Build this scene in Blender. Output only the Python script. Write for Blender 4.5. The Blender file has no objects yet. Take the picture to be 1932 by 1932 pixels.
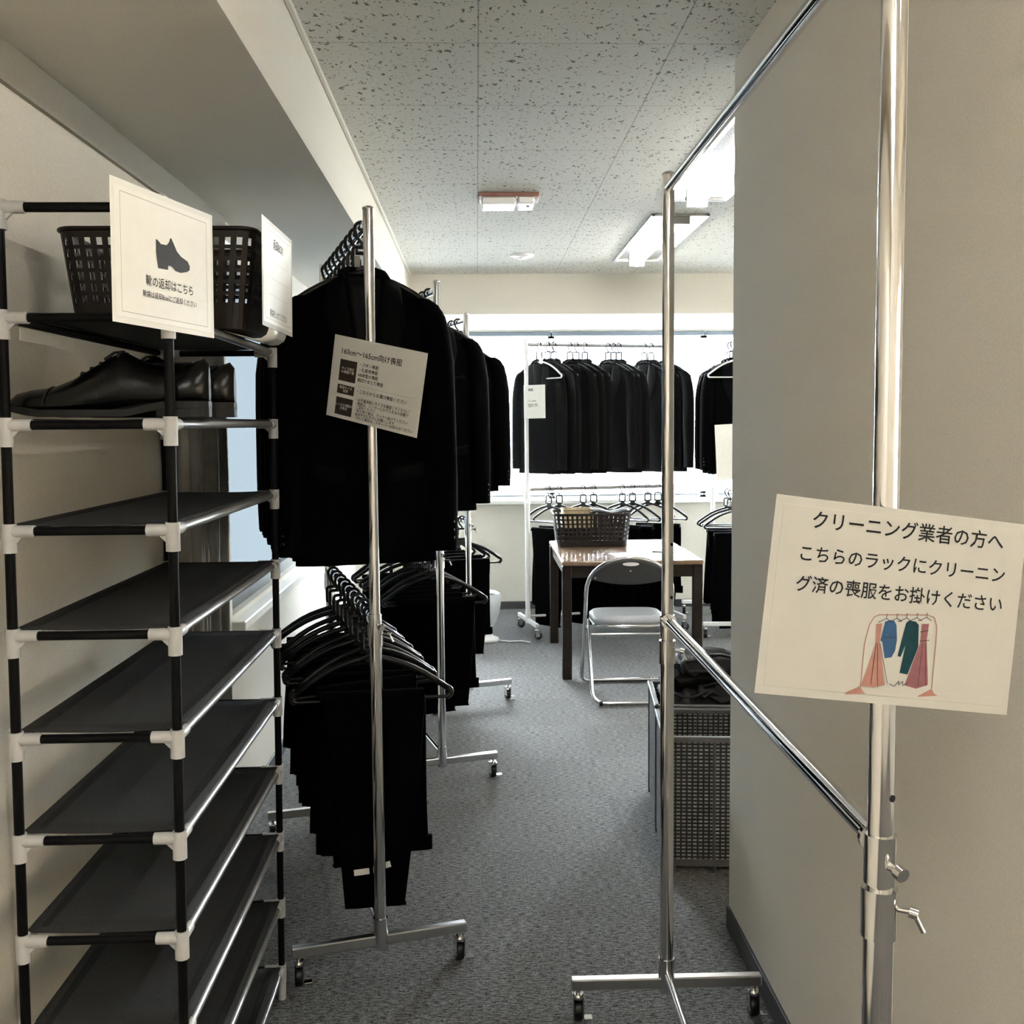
import bpy, math, random
from math import sin, cos, pi, radians, sqrt
from mathutils import Vector, Matrix
random.seed(7)
S = bpy.context.scene
COL = S.collection

# ------------------------------------------------------------------ camera, world, lights, exposure
CAM_YAW, CAM_PITCH, CAM_ROLL = radians(1.93), radians(4.0), radians(.45)
fw = Vector((sin(CAM_YAW)*cos(CAM_PITCH), cos(CAM_YAW)*cos(CAM_PITCH), -sin(CAM_PITCH)))
r0 = Vector((cos(CAM_YAW), -sin(CAM_YAW), 0)); u0 = r0.cross(fw)
rt = r0*cos(CAM_ROLL) - u0*sin(CAM_ROLL); up = u0*cos(CAM_ROLL) + r0*sin(CAM_ROLL)
cd = bpy.data.cameras.new('camera'); cam = bpy.data.objects.new('camera', cd); COL.objects.link(cam)
cd.sensor_fit = 'HORIZONTAL'; cd.sensor_width = 36.0; cd.lens = 36.0
cd.shift_y = -31/1932
cd.clip_start = .02
cam.matrix_world = Matrix(((rt.x, up.x, -fw.x, 0), (rt.y, up.y, -fw.y, 0), (rt.z, up.z, -fw.z, 1.5), (0, 0, 0, 1)))
S.camera = cam

w = bpy.data.worlds.new('world'); S.world = w; w.use_nodes = True
bg = w.node_tree.nodes['Background']
wt = w.node_tree
tcw = wt.nodes.new('ShaderNodeTexCoord'); spw = wt.nodes.new('ShaderNodeSeparateXYZ'); rpw = wt.nodes.new('ShaderNodeValToRGB')
wt.links.new(tcw.outputs['Generated'], spw.inputs[0]); wt.links.new(spw.outputs[2], rpw.inputs['Fac']); wt.links.new(rpw.outputs['Color'], bg.inputs['Color'])
we = rpw.color_ramp.elements          # overcast sky above, darker ground below the horizon
we[0].position = 0.0; we[0].color = (.11, .115, .115, 1); we[1].position = .06; we[1].color = (.90, .955, 1.0, 1)
bg.inputs['Strength'].default_value = 44.0

def portal(name, loc, rot, sx, sy):
    l = bpy.data.lights.new(name, 'AREA'); l.shape = 'RECTANGLE'; l.size = sx; l.size_y = sy
    l.cycles.is_portal = True
    o = bpy.data.objects.new(name, l); COL.objects.link(o); o.location = loc; o.rotation_euler = rot
portal('window_portal', (1.2, 8.5, 1.57), (radians(-90), 0, 0), 3.7, 1.4)
portal('window_portal_left', (-1.05, 5.55, 1.45), (0, radians(-90), 0), 1.4, 3.6)

S.view_settings.view_transform = 'Standard'
S.view_settings.look = 'None'
S.view_settings.gamma = 1
S.view_settings.use_curve_mapping = False
S.view_settings.exposure = 2.87
S.cycles.max_bounces = 10; S.cycles.diffuse_bounces = 6; S.cycles.glossy_bounces = 4
S.cycles.transparent_max_bounces = 12
S.cycles.sample_clamp_indirect = 6
S.cycles.use_denoising = True
TUBE = 10.0      # strength of the fluorescent tubes
NEAR = 8.0
REAR = 22.0  # strength of the added fill lamp behind the camera

# ------------------------------------------------------------------ materials
def nd(nt, t, **k):
    n = nt.nodes.new(t)
    for a, b in k.items(): setattr(n, a, b)
    return n
def mat(name, col, rough=.6, metal=0., var=.0, scale=60., bump=0., bscale=None, spec=.5, emit=None, coat=0.):
    m = bpy.data.materials.new(name); m.use_nodes = True; nt = m.node_tree; L = nt.links
    b = nt.nodes['Principled BSDF']
    b.inputs['Base Color'].default_value = (*col, 1); b.inputs['Roughness'].default_value = rough
    b.inputs['Metallic'].default_value = metal; b.inputs['Specular IOR Level'].default_value = spec
    b.inputs['Coat Weight'].default_value = coat
    tc = nd(nt, 'ShaderNodeTexCoord')
    if var:
        n = nd(nt, 'ShaderNodeTexNoise'); n.inputs['Scale'].default_value = scale; n.inputs['Detail'].default_value = 3
        L.new(tc.outputs['Object'], n.inputs['Vector'])
        r = nd(nt, 'ShaderNodeValToRGB')
        r.color_ramp.elements[0].position = .3; r.color_ramp.elements[1].position = .7
        r.color_ramp.elements[0].color = (*[c*(1-var) for c in col], 1)
        r.color_ramp.elements[1].color = (*[min(1, c*(1+var)) for c in col], 1)
        L.new(n.outputs['Fac'], r.inputs['Fac']); L.new(r.outputs['Color'], b.inputs['Base Color'])
    if bump:
        n2 = nd(nt, 'ShaderNodeTexNoise'); n2.inputs['Scale'].default_value = bscale or scale; n2.inputs['Detail'].default_value = 2
        L.new(tc.outputs['Object'], n2.inputs['Vector'])
        bp = nd(nt, 'ShaderNodeBump'); bp.inputs['Strength'].default_value = bump; bp.inputs['Distance'].default_value = .002
        L.new(n2.outputs['Fac'], bp.inputs['Height']); L.new(bp.outputs['Normal'], b.inputs['Normal'])
    if emit:
        b.inputs['Emission Color'].default_value = (*emit[0], 1); b.inputs['Emission Strength'].default_value = emit[1]
    return m

WALL = mat('wallpaper', (.66, .628, .56), .85, var=.07, scale=260, bump=.25, bscale=300, spec=.2)
WALLB = mat('painted_beam', (.66, .628, .56), .85, var=.05, scale=260, bump=.15, bscale=300, spec=.2)
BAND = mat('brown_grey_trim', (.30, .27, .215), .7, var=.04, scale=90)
BASEB = mat('baseboard_vinyl', (.045, .047, .05), .5, var=.1, scale=40)
CHROME = mat('chrome', (.72, .72, .73), .10, 1., var=.04, scale=8)
STEEL = mat('satin_steel', (.55, .55, .55), .28, 1., var=.05, scale=30)
WHITEM = mat('white_enamel', (.8, .8, .8), .35, var=.03, scale=20)
BLACKP = mat('black_plastic', (.005, .005, .0055), .38, var=.2, scale=30, spec=.35)
SUIT = mat('black_wool', (.0012, .0012, .0014), .9, var=.35, scale=420, bump=.3, bscale=500, spec=.03)
SUITL = mat('black_wool_lapel', (.0018, .0018, .002), .75, var=.3, scale=380, bump=.2, bscale=450, spec=.06)
LINING = mat('black_lining', (.003, .003, .0034), .5, var=.2, scale=60, spec=.12)
BUTTON = mat('black_button', (.012, .012, .012), .3, var=.1, scale=90)
TROU = mat('black_trouser_cloth', (.0010, .0010, .0012), .92, var=.35, scale=400, bump=.3, bscale=450, spec=.025)
RACKP = mat('black_tube_paint', (.003, .003, .0033), .5, var=.1, scale=40, spec=.09)
GTUBE = mat('grey_tube', (.30, .30, .30), .35, .7, var=.08, scale=40)
CONN = mat('grey_plastic_joint', (.42, .425, .43), .5, var=.06, scale=60)
SHELF = mat('black_nonwoven_fabric', (.030, .030, .030), .88, var=.30, scale=330, bump=.5, bscale=420, spec=.2)
HEM = mat('fabric_hem', (.014, .014, .014), .85, var=.2, scale=300, spec=.2)
LEATHER = mat('black_leather', (.002, .002, .002), .26, var=.2, scale=60, bump=.12, bscale=180, spec=.22)
SOLE = mat('black_rubber', (.006, .006, .006), .6, var=.2, scale=80, spec=.25)
LACE = mat('black_lace', (.008, .008, .008), .9, var=.3, scale=300)
PAPER = mat('laminated_paper', (.80, .785, .73), .34, var=.02, scale=30, coat=.25)
PAPERW = mat('white_paper', (.80, .79, .75), .5, var=.02, scale=40)
PAPER_DIM = mat('dimmed_paper', (.37, .365, .335), .6, var=.02, scale=30, spec=.2)  # paper colour lowered to stand in for weaker light on the near notice
FILM = mat('clear_film_edge', (.82, .81, .77), .22, var=.02, scale=20, coat=.4)
INK = mat('black_ink', (.012, .012, .013), .5, spec=.08, var=.05, scale=50)
INKG = mat('grey_ink', (.035, .035, .036), .5, spec=.08, var=.05, scale=50)
LINE = mat('thin_grey_ink', (.36, .36, .33), .5, var=.05, scale=50)
BROWNI = mat('dark_brown_ink', (.055, .043, .033), .5, spec=.08, var=.05, scale=60)
WHITEI = mat('white_print', (.75, .73, .66), .5, spec=.08, var=.02, scale=60)
PINK = mat('pink_print', (.29, .145, .118), .5, spec=.08, var=.08, scale=80)
ROSE = mat('rose_print', (.19, .082, .092), .5, spec=.08, var=.08, scale=80)
BLUE = mat('blue_print', (.028, .072, .15), .5, spec=.08, var=.06, scale=80)
TEAL = mat('teal_print', (.006, .032, .042), .5, spec=.08, var=.15, scale=80)
BASKET = mat('dark_brown_plastic', (.010, .0065, .005), .4, var=.12, scale=50, spec=.25)
TAN = mat('tan_plastic', (.42, .34, .22), .5, var=.1, scale=50)
WOOD = mat('brown_wood_top', (.20, .125, .075), .22, var=.25, scale=14, coat=.5)
WOODD = mat('dark_brown_wood', (.017, .010, .007), .5, var=.3, scale=20, spec=.2)
VINYL = mat('grey_blue_vinyl', (.34, .36, .39), .35, var=.06, scale=60, bump=.1, bscale=200)
SHELLP = mat('charcoal_plastic_shell', (.045, .045, .046), .5, var=.1, scale=60, bump=.1, bscale=300)
RED = mat('reddish_frame', (.26, .13, .10), .6, var=.1, scale=30)
LENS = mat('frosted_lens', (.85, .85, .84), .25, var=.02, scale=30)
REFL = mat('mirrored_reflector', (.32, .33, .34), .16, 1., var=.02, scale=30)
TUBEM = mat('lit_fluorescent_tube', (.9, .9, .9), .4, emit=((1.0, .965, .90), TUBE))
TUBEN = mat('lit_fluorescent_tube_near', (.9, .9, .9), .4, emit=((1.0, .96, .88), NEAR))
TUBER = mat('added_fill_tube_rear', (.9, .9, .9), .4, emit=((1.0, .95, .87), REAR))
SLAT = mat('blind_slat_paint', (.20, .23, .27), .5, var=.03, scale=20)
SLAT2 = mat('grey_holder_plastic', (.3, .3, .3), .5, var=.03, scale=30)
FRAME = mat('dark_bronze_aluminium', (.03, .028, .026), .4, .4, var=.1, scale=30)
SILL = mat('white_sill', (.78, .77, .73), .4, var=.03, scale=20)
CURT = mat('grey_curtain_cloth', (.21, .20, .185), .55, var=.12, scale=30, bump=.2, bscale=300)
PALE = mat('pale_blue_plastic', (.66, .72, .76), .3, var=.04, scale=30)
GREYP = mat('dark_grey_plastic', (.075, .075, .078), .5, var=.1, scale=30, spec=.2)
BWALL = mat('outside_wall', (.8, .82, .84), .8, var=.05, scale=2)
BWIN = mat('outside_window', (.16, .21, .27), .3, var=.05, scale=2)

def carpet():
    m = mat('grey_carpet', (.12, .12, .12), .95, spec=.15); nt = m.node_tree; L = nt.links; b = nt.nodes['Principled BSDF']
    tc = nd(nt, 'ShaderNodeTexCoord'); sep = nd(nt, 'ShaderNodeSeparateXYZ'); L.new(tc.outputs['Object'], sep.inputs[0])
    n1 = nd(nt, 'ShaderNodeTexNoise'); n1.inputs['Scale'].default_value = 170; n1.inputs['Detail'].default_value = 3; n1.inputs['Roughness'].default_value = .7
    L.new(tc.outputs['Object'], n1.inputs['Vector'])
    mp = nd(nt, 'ShaderNodeMapping'); mp.inputs['Scale'].default_value = (45, 200, 1); L.new(tc.outputs['Object'], mp.inputs[0])
    n2 = nd(nt, 'ShaderNodeTexNoise'); n2.inputs['Scale'].default_value = 1; n2.inputs['Detail'].default_value = 2; L.new(mp.outputs[0], n2.inputs['Vector'])
    ch = nd(nt, 'ShaderNodeTexChecker'); ch.inputs['Scale'].default_value = 2.0
    ch.inputs['Color1'].default_value = (1, 1, 1, 1); ch.inputs['Color2'].default_value = (.90, .90, .90, 1)
    L.new(tc.outputs['Object'], ch.inputs['Vector'])
    a = nd(nt, 'ShaderNodeMath', operation='ADD'); L.new(n1.outputs['Fac'], a.inputs[0]); L.new(n2.outputs['Fac'], a.inputs[1])
    h = nd(nt, 'ShaderNodeMath', operation='MULTIPLY'); L.new(a.outputs[0], h.inputs[0]); h.inputs[1].default_value = .5
    r = nd(nt, 'ShaderNodeValToRGB'); e = r.color_ramp.elements
    e[0].position = .40; e[0].color = (.010, .010, .010, 1); e[1].position = .60; e[1].color = (.195, .195, .194, 1)
    L.new(h.outputs[0], r.inputs['Fac'])
    mx = nd(nt, 'ShaderNodeMixRGB', blend_type='MULTIPLY'); mx.inputs[0].default_value = 1
    L.new(r.outputs['Color'], mx.inputs[1]); L.new(ch.outputs['Color'], mx.inputs[2]); L.new(mx.outputs[0], b.inputs['Base Color'])
    b.inputs['Sheen Weight'].default_value = .12; b.inputs['Sheen Roughness'].default_value = .4
    bp = nd(nt, 'ShaderNodeBump'); bp.inputs['Strength'].default_value = .6; bp.inputs['Distance'].default_value = .004
    L.new(n1.outputs['Fac'], bp.inputs['Height']); L.new(bp.outputs['Normal'], b.inputs['Normal'])
    return m
def ceiling_mat():
    m = mat('pitted_ceiling_board', (.62, .605, .56), .9, spec=.15); nt = m.node_tree; L = nt.links; b = nt.nodes['Principled BSDF']
    tc = nd(nt, 'ShaderNodeTexCoord')
    wn = nd(nt, 'ShaderNodeTexNoise'); wn.inputs['Scale'].default_value = 55; wn.inputs['Detail'].default_value = 1
    L.new(tc.outputs['Object'], wn.inputs['Vector'])
    sub = nd(nt, 'ShaderNodeVectorMath', operation='SUBTRACT'); sub.inputs[1].default_value = (.5, .5, .5); L.new(wn.outputs['Color'], sub.inputs[0])
    sc = nd(nt, 'ShaderNodeVectorMath', operation='SCALE'); sc.inputs['Scale'].default_value = .035; L.new(sub.outputs[0], sc.inputs[0])
    ad = nd(nt, 'ShaderNodeVectorMath', operation='ADD'); L.new(tc.outputs['Object'], ad.inputs[0]); L.new(sc.outputs[0], ad.inputs[1])
    def pits(stretch, scale, rad):
        mp = nd(nt, 'ShaderNodeMapping'); mp.inputs['Scale'].default_value = stretch; L.new(ad.outputs[0], mp.inputs[0])
        v = nd(nt, 'ShaderNodeTexVoronoi', feature='F1', voronoi_dimensions='2D'); v.inputs['Scale'].default_value = scale; L.new(mp.outputs[0], v.inputs['Vector'])
        sp = nd(nt, 'ShaderNodeSeparateColor'); L.new(v.outputs['Color'], sp.inputs[0])
        mm = nd(nt, 'ShaderNodeMath', operation='MULTIPLY'); mm.inputs[1].default_value = rad; L.new(sp.outputs[0], mm.inputs[0])
        lt = nd(nt, 'ShaderNodeMath', operation='LESS_THAN'); L.new(v.outputs['Distance'], lt.inputs[0]); L.new(mm.outputs[0], lt.inputs[1])
        return lt
    p1 = pits((1, .45, 1), 46, .20); p2 = pits((.8, 1.0, 1), 62, .15)
    mx = nd(nt, 'ShaderNodeMath', operation='MAXIMUM'); L.new(p1.outputs[0], mx.inputs[0]); L.new(p2.outputs[0], mx.inputs[1])
    sep = nd(nt, 'ShaderNodeSeparateXYZ'); L.new(tc.outputs['Object'], sep.inputs[0])
    def seam(out, off, pitch):
        a = nd(nt, 'ShaderNodeMath', operation='SUBTRACT'); L.new(out, a.inputs[0]); a.inputs[1].default_value = off
        mo = nd(nt, 'ShaderNodeMath', operation='PINGPONG'); L.new(a.outputs[0], mo.inputs[0]); mo.inputs[1].default_value = pitch/2
        lt = nd(nt, 'ShaderNodeMath', operation='LESS_THAN'); L.new(mo.outputs[0], lt.inputs[0]); lt.inputs[1].default_value = .0016
        return lt
    s1 = seam(sep.outputs[0], .014-.526*4, .526); s2 = seam(sep.outputs[1], 2.815-.536*12, .536)
    ms = nd(nt, 'ShaderNodeMath', operation='MAXIMUM'); L.new(s1.outputs[0], ms.inputs[0]); L.new(s2.outputs[0], ms.inputs[1])
    c1 = nd(nt, 'ShaderNodeMixRGB'); c1.inputs[1].default_value = (.60, .585, .535, 1); c1.inputs[2].default_value = (.30, .285, .25, 1); L.new(ms.outputs[0], c1.inputs[0])
    c2 = nd(nt, 'ShaderNodeMixRGB'); c2.inputs[2].default_value = (.16, .145, .115, 1); L.new(mx.outputs[0], c2.inputs[0]); L.new(c1.outputs[0], c2.inputs[1])
    L.new(c2.outputs[0], b.inputs['Base Color'])
    iv = nd(nt, 'ShaderNodeMath', operation='SUBTRACT'); iv.inputs[0].default_value = 1; L.new(mx.outputs[0], iv.inputs[1])
    bp = nd(nt, 'ShaderNodeBump'); bp.inputs['Strength'].default_value = .5; bp.inputs['Distance'].default_value = .003
    L.new(iv.outputs[0], bp.inputs['Height']); L.new(bp.outputs['Normal'], b.inputs['Normal'])
    return m
def weave_mat():
    m = mat('woven_grey_plastic', (.04, .04, .04), .6, spec=.15); nt = m.node_tree; L = nt.links; b = nt.nodes['Principled BSDF']
    tc = nd(nt, 'ShaderNodeTexCoord'); sep = nd(nt, 'ShaderNodeSeparateXYZ'); L.new(tc.outputs['Object'], sep.inputs[0])
    a = nd(nt, 'ShaderNodeMath', operation='ADD'); L.new(sep.outputs[0], a.inputs[0]); L.new(sep.outputs[1], a.inputs[1])
    cb = nd(nt, 'ShaderNodeCombineXYZ'); L.new(a.outputs[0], cb.inputs[0]); L.new(sep.outputs[2], cb.inputs[1])
    br = nd(nt, 'ShaderNodeTexBrick'); br.offset = 0.0; br.inputs['Scale'].default_value = 1
    br.inputs['Brick Width'].default_value = .0185; br.inputs['Row Height'].default_value = .0128; br.inputs['Mortar Size'].default_value = .0042; br.inputs['Mortar Smooth'].default_value = .4
    br.inputs['Color1'].default_value = (.30, .30, .30, 1); br.inputs['Color2'].default_value = (.15, .15, .15, 1); br.inputs['Mortar'].default_value = (.028, .028, .029, 1)
    L.new(cb.outputs[0], br.inputs['Vector']); L.new(br.outputs['Color'], b.inputs['Base Color'])
    iv = nd(nt, 'ShaderNodeMath', operation='SUBTRACT'); iv.inputs[0].default_value = 1; L.new(br.outputs['Fac'], iv.inputs[1])
    bp = nd(nt, 'ShaderNodeBump'); bp.inputs['Strength'].default_value = .8; bp.inputs['Distance'].default_value = .003
    L.new(iv.outputs[0], bp.inputs['Height']); L.new(bp.outputs['Normal'], b.inputs['Normal'])
    return m
def pane_mat(name, frosted, k=1.0, warm=False):
    m = bpy.data.materials.new(name); m.use_nodes = True; nt = m.node_tree; L = nt.links; nt.nodes.clear()
    o = nd(nt, 'ShaderNodeOutputMaterial'); mx = nd(nt, 'ShaderNodeMixShader'); gl = nd(nt, 'ShaderNodeBsdfGlossy'); gl.inputs['Roughness'].default_value = .05
    if frosted:
        t = nd(nt, 'ShaderNodeBsdfTranslucent'); tc = nd(nt, 'ShaderNodeTexCoord'); n = nd(nt, 'ShaderNodeTexNoise'); n.inputs['Scale'].default_value = 120
        L.new(tc.outputs['Object'], n.inputs['Vector']); r = nd(nt, 'ShaderNodeValToRGB')
        ca, cb = ((.0055, .0048, .0038), (.0060, .0052, .0042)) if warm else ((.052, .057, .060), (.064, .069, .072))
        r.color_ramp.elements[0].color = (*[c*k for c in ca], 1); r.color_ramp.elements[1].color = (*[c*k for c in cb], 1)
        L.new(n.outputs['Fac'], r.inputs['Fac']); L.new(r.outputs['Color'], t.inputs['Color'])
    else:
        t = nd(nt, 'ShaderNodeBsdfTransparent'); t.inputs['Color'].default_value = (.95, .97, .97, 1)
    mx.inputs[0].default_value = .004 if frosted else .05
    if frosted: gl.inputs['Roughness'].default_value = .6
    L.new(t.outputs[0], mx.inputs[1]); L.new(gl.outputs[0], mx.inputs[2]); L.new(mx.outputs[0], o.inputs['Surface'])
    return m
CARPET, CEIL, WEAVE = carpet(), ceiling_mat(), weave_mat()
GLASS, FROST = pane_mat('clear_window_glass', False), pane_mat('frosted_window_glass', True)
FROST_FILL = pane_mat('added_fill_window_glass', True, 44.0, True)  # warm bright pane of the added window, raised as fill light

# ------------------------------------------------------------------ mesh builder
class MB:
    def __init__(s): s.v = []; s.f = []; s.sm = []
    def add(s, vs, fs, smooth=False):
        n = len(s.v); s.v += [tuple(v) for v in vs]; s.f += [tuple(i+n for i in f) for f in fs]; s.sm += [smooth]*len(fs); return s
    def box(s, x0, x1, y0, y1, z0, z1, M=None):
        vs = [Vector((x, y, z)) for x in (x0, x1) for y in (y0, y1) for z in (z0, z1)]
        if M: vs = [M @ v for v in vs]
        return s.add(vs, [(0, 1, 3, 2), (4, 6, 7, 5), (0, 4, 5, 1), (2, 3, 7, 6), (0, 2, 6, 4), (1, 5, 7, 3)])
    def rbox(s, x0, x1, y0, y1, z0, z1, c=.004, M=None):     # chamfered box
        vs = []; idx = {}
        X, Y, Z = (x0, x1), (y0, y1), (z0, z1)
        for i in (0, 1):
            for j in (0, 1):
                for k in (0, 1):
                    sx, sy, sz = (1, -1)[i], (1, -1)[j], (1, -1)[k]
                    for a in range(3):
                        p = [X[i]+sx*c, Y[j]+sy*c, Z[k]+sz*c]; p[a] = (X[i], Y[j], Z[k])[a]
                        idx[i, j, k, a] = len(vs); vs.append(Vector(p))
        fs = []
        for a in range(3):
            b, d = (a+1) % 3, (a+2) % 3
            for e in (0, 1):
                q = []
                for (p, r) in ((0, 0), (1, 0), (1, 1), (0, 1)):
                    t = [0, 0, 0]; t[a] = e; t[b] = p; t[d] = r; q.append(idx[(*t, a)])
                fs.append(tuple(q if e else q[::-1]))
            for p in (0, 1):
                for r in (0, 1):
                    t0 = [0, 0, 0]; t0[b] = p; t0[d] = r; t1 = t0[:]; t1[a] = 1
                    q = [idx[(*t0, b)], idx[(*t1, b)], idx[(*t1, d)], idx[(*t0, d)]]
                    fs.append(tuple(q if (p != r) else q[::-1]))
        for i in (0, 1):
            for j in (0, 1):
                for k in (0, 1):
                    q = [idx[i, j, k, a] for a in range(3)]
                    fs.append(tuple(q if (i+j+k) % 2 else q[::-1]))
        if M: vs = [M @ v for v in vs]
        return s.add(vs, fs)
    def tube(s, pts, r, n=10, closed=False, caps=True):
        P = [Vector(p) for p in pts]; m = len(P); rs = r if isinstance(r, (list, tuple)) else [r]*m
        rings = []; prev = None
        for i in range(m):
            if closed: t = P[(i+1) % m]-P[i-1]
            else: t = P[min(i+1, m-1)]-P[max(i-1, 0)]
            t.normalize()
            if prev is None:
                a = Vector((0, 0, 1)) if abs(t.z) < .9 else Vector((1, 0, 0)); u = a.cross(t).normalized()
            else:
                u = (prev - t*prev.dot(t)).normalized()
            prev = u; q = t.cross(u)
            rings.append([P[i]+(u*cos(2*pi*k/n)+q*sin(2*pi*k/n))*rs[i] for k in range(n)])
        vs = [v for g in rings for v in g]; fs = []
        for i in range(m if closed else m-1):
            j = (i+1) % m
            for k in range(n):
                l = (k+1) % n; fs.append((i*n+k, i*n+l, j*n+l, j*n+k))
        s.add(vs, fs, True)
        if caps and not closed: s.add(rings[0], [tuple(range(n))[::-1]]); s.add(rings[-1], [tuple(range(n))])
        return s
    def loft(s, rings, caps=True, smooth=True):
        n = len(rings[0]); vs = [v for g in rings for v in g]; fs = []
        for i in range(len(rings)-1):
            for k in range(n):
                l = (k+1) % n; fs.append((i*n+k, i*n+l, (i+1)*n+l, (i+1)*n+k))
        s.add(vs, fs, smooth)
        if caps: s.add(rings[0], [tuple(range(n))[::-1]]); s.add(rings[-1], [tuple(range(n))])
        return s
    def lathe(s, prof, n=20, c=(0, 0, 0)):
        return s.loft([[(c[0]+r*cos(2*pi*k/n), c[1]+r*sin(2*pi*k/n), c[2]+z) for k in range(n)] for r, z in prof])
    def poly(s, pts, y=0., t=.0):            # flat outline in x,z at y (thickness t backwards)
        n = len(pts); f = [(x, y, z) for x, z in pts]
        if not t: return s.add(f, [tuple(range(n))])
        g = [(x, y+t, z) for x, z in pts]
        return s.add(f+g, [tuple(range(n)), tuple(range(2*n-1, n-1, -1))]+[(k, k+n, (k+1) % n+n, (k+1) % n) for k in range(n)])
    def grid(s, fn, nu, nv, smooth=True, hole=None):
        vs = [fn(i, j) for j in range(nv+1) for i in range(nu+1)]; fs = []
        for j in range(nv):
            for i in range(nu):
                if hole and hole(i, j): continue
                a = j*(nu+1)+i; fs.append((a, a+1, a+nu+2, a+nu+1))
        return s.add(vs, fs, smooth)
    def build(s, name, m, parent=None, solid=0., fix=True):
        me = bpy.data.meshes.new(name); me.from_pydata(s.v, [], s.f); me.polygons.foreach_set('use_smooth', s.sm)
        me.materials.append(m)
        if fix:
            import bmesh
            b = bmesh.new(); b.from_mesh(me)
            bmesh.ops.recalc_face_normals(b, faces=b.faces); b.to_mesh(me); b.free()
        me.update()
        o = bpy.data.objects.new(name, me); COL.objects.link(o)
        if parent: o.parent = parent
        if solid:
            q = o.modifiers.new('thickness', 'SOLIDIFY'); q.thickness = solid; q.offset = 0
        return o
def tag(o, label, cat, group=None, kind=None):
    o['label'] = label; o['category'] = cat
    if group: o['group'] = group
    if kind: o['kind'] = kind
    return o
def thing(name, label, cat, loc=(0, 0, 0), rz=0., group=None):
    o = bpy.data.objects.new(name, None); COL.objects.link(o); o.empty_display_size = .05
    o.location = loc; o.rotation_euler = (0, 0, rz); return tag(o, label, cat, group)
def struct(name, mb, m, parent=None, label=None):
    o = mb.build(name, m, parent)
    if not parent: o['kind'] = 'structure'; o['label'] = label or name.replace('_', ' '); o['category'] = name.split('_')[0]
    return o
def kids(o): return KID.get(o.name, list(o.children))
KID = {}
def dup(root, loc, rot, label, group=None, scale=None):
    c = root.copy(); COL.objects.link(c); c.location = loc; c.rotation_euler = rot
    if scale: c.scale = scale
    c['label'] = label
    if group: c['group'] = group
    for k in kids(root):
        d = k.copy(); COL.objects.link(d); d.parent = c
        for g in kids(k):
            e = g.copy(); COL.objects.link(e); e.parent = d
    return c
def remember(root):
    KID[root.name] = list(root.children)
    for k in root.children: KID[k.name] = list(k.children)
def arc(cx, cz, r, a0, a1, n, y=0.):
    return [(cx+r*cos(a0+(a1-a0)*i/n), y, cz+r*sin(a0+(a1-a0)*i/n)) for i in range(n+1)]

# ------------------------------------------------------------------ room shell
CE = 2.516
XL, XR, YB, YF = -.91, 3.25, 8.24, -2.2
struct('floor', MB().box(XL-.1, XR+.1, YF-.1, YB+.1, -.08, 0), CARPET, label='grey carpet tile floor')
struct('ceiling', MB().box(XL-.1, XR+.1, YF-.1, YB+.1, CE, CE+.08), CEIL, label='pitted off white ceiling boards')
LW = (3.78, 7.5, .80, 2.12)                     # left window: y0 y1 z0 z1
mb = MB(); mb.box(XL-.14, XL, YF, LW[0], 0, CE); mb.box(XL-.14, XL, LW[1], YB, 0, CE)
mb.box(XL-.14, XL, LW[0], LW[1], 0, LW[2]); mb.box(XL-.14, XL, LW[0], LW[1], LW[3], CE)
struct('wall_left', mb, WALL)
BW = (-.62, 3.05, .89, 2.235)                   # back window: x0 x1 z0 z1
mb = MB(); mb.box(XL-.1, BW[0], YB, YB+.16, 0, CE); mb.box(BW[1], XR+.1, YB, YB+.16, 0, CE)
mb.box(BW[0], BW[1], YB, YB+.16, 0, BW[2]); mb.box(BW[0], BW[1], YB, YB+.16, BW[3], CE)
struct('wall_back', mb, WALL)
RWN = (-2.0, .5, .9, 2.1)                      # added unseen window in the right wall, near end, for fill light
mb = MB(); mb.box(XR, XR+.12, YF, RWN[0], 0, CE); mb.box(XR, XR+.12, RWN[1], YB, 0, CE)
mb.box(XR, XR+.12, RWN[0], RWN[1], 0, RWN[2]); mb.box(XR, XR+.12, RWN[0], RWN[1], RWN[3], CE)
struct('wall_right', mb, WALL)
mb = MB(); mb.box(.735, .835, 1.27, 2.93, 0, CE)
struct('wall_partition', mb, WALL, label='beige partition wall on the right')
struct('wall_rear', MB().box(XL, XR, YF-.12, YF, 0, CE), WALL)
struct('beam_left', MB().box(XL, -.448, YF, YB, 2.245, CE), WALLB, label='dropped beam along the left wall')
struct('beam_back', MB().box(-.448, XR, 7.03, YB, 2.245, CE), WALLB, label='dropped beam over the back window')
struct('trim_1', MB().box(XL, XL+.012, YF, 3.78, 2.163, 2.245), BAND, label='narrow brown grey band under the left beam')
struct('trim_2', MB().rbox(-.448, -.432, YF, 7.03, CE-.012, CE, .003), WALLB, label='thin trim where beam meets ceiling')
struct('trim_3', MB().rbox(XL, XL+.012, 1.86, 1.93, 0, 1.33, .003), WALLB, label='pale upright trim on the left wall')
struct('baseboard_right', MB().rbox(.728, .842, 1.263, 2.937, 0, .066, .002), BASEB)
struct('baseboard_back', MB().rbox(XL, XR, YB-.008, YB, 0, .062, .002), BASEB)
struct('baseboard_left', MB().rbox(XL, XL+.008, YF, YB, 0, .062, .002), BASEB)

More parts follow.
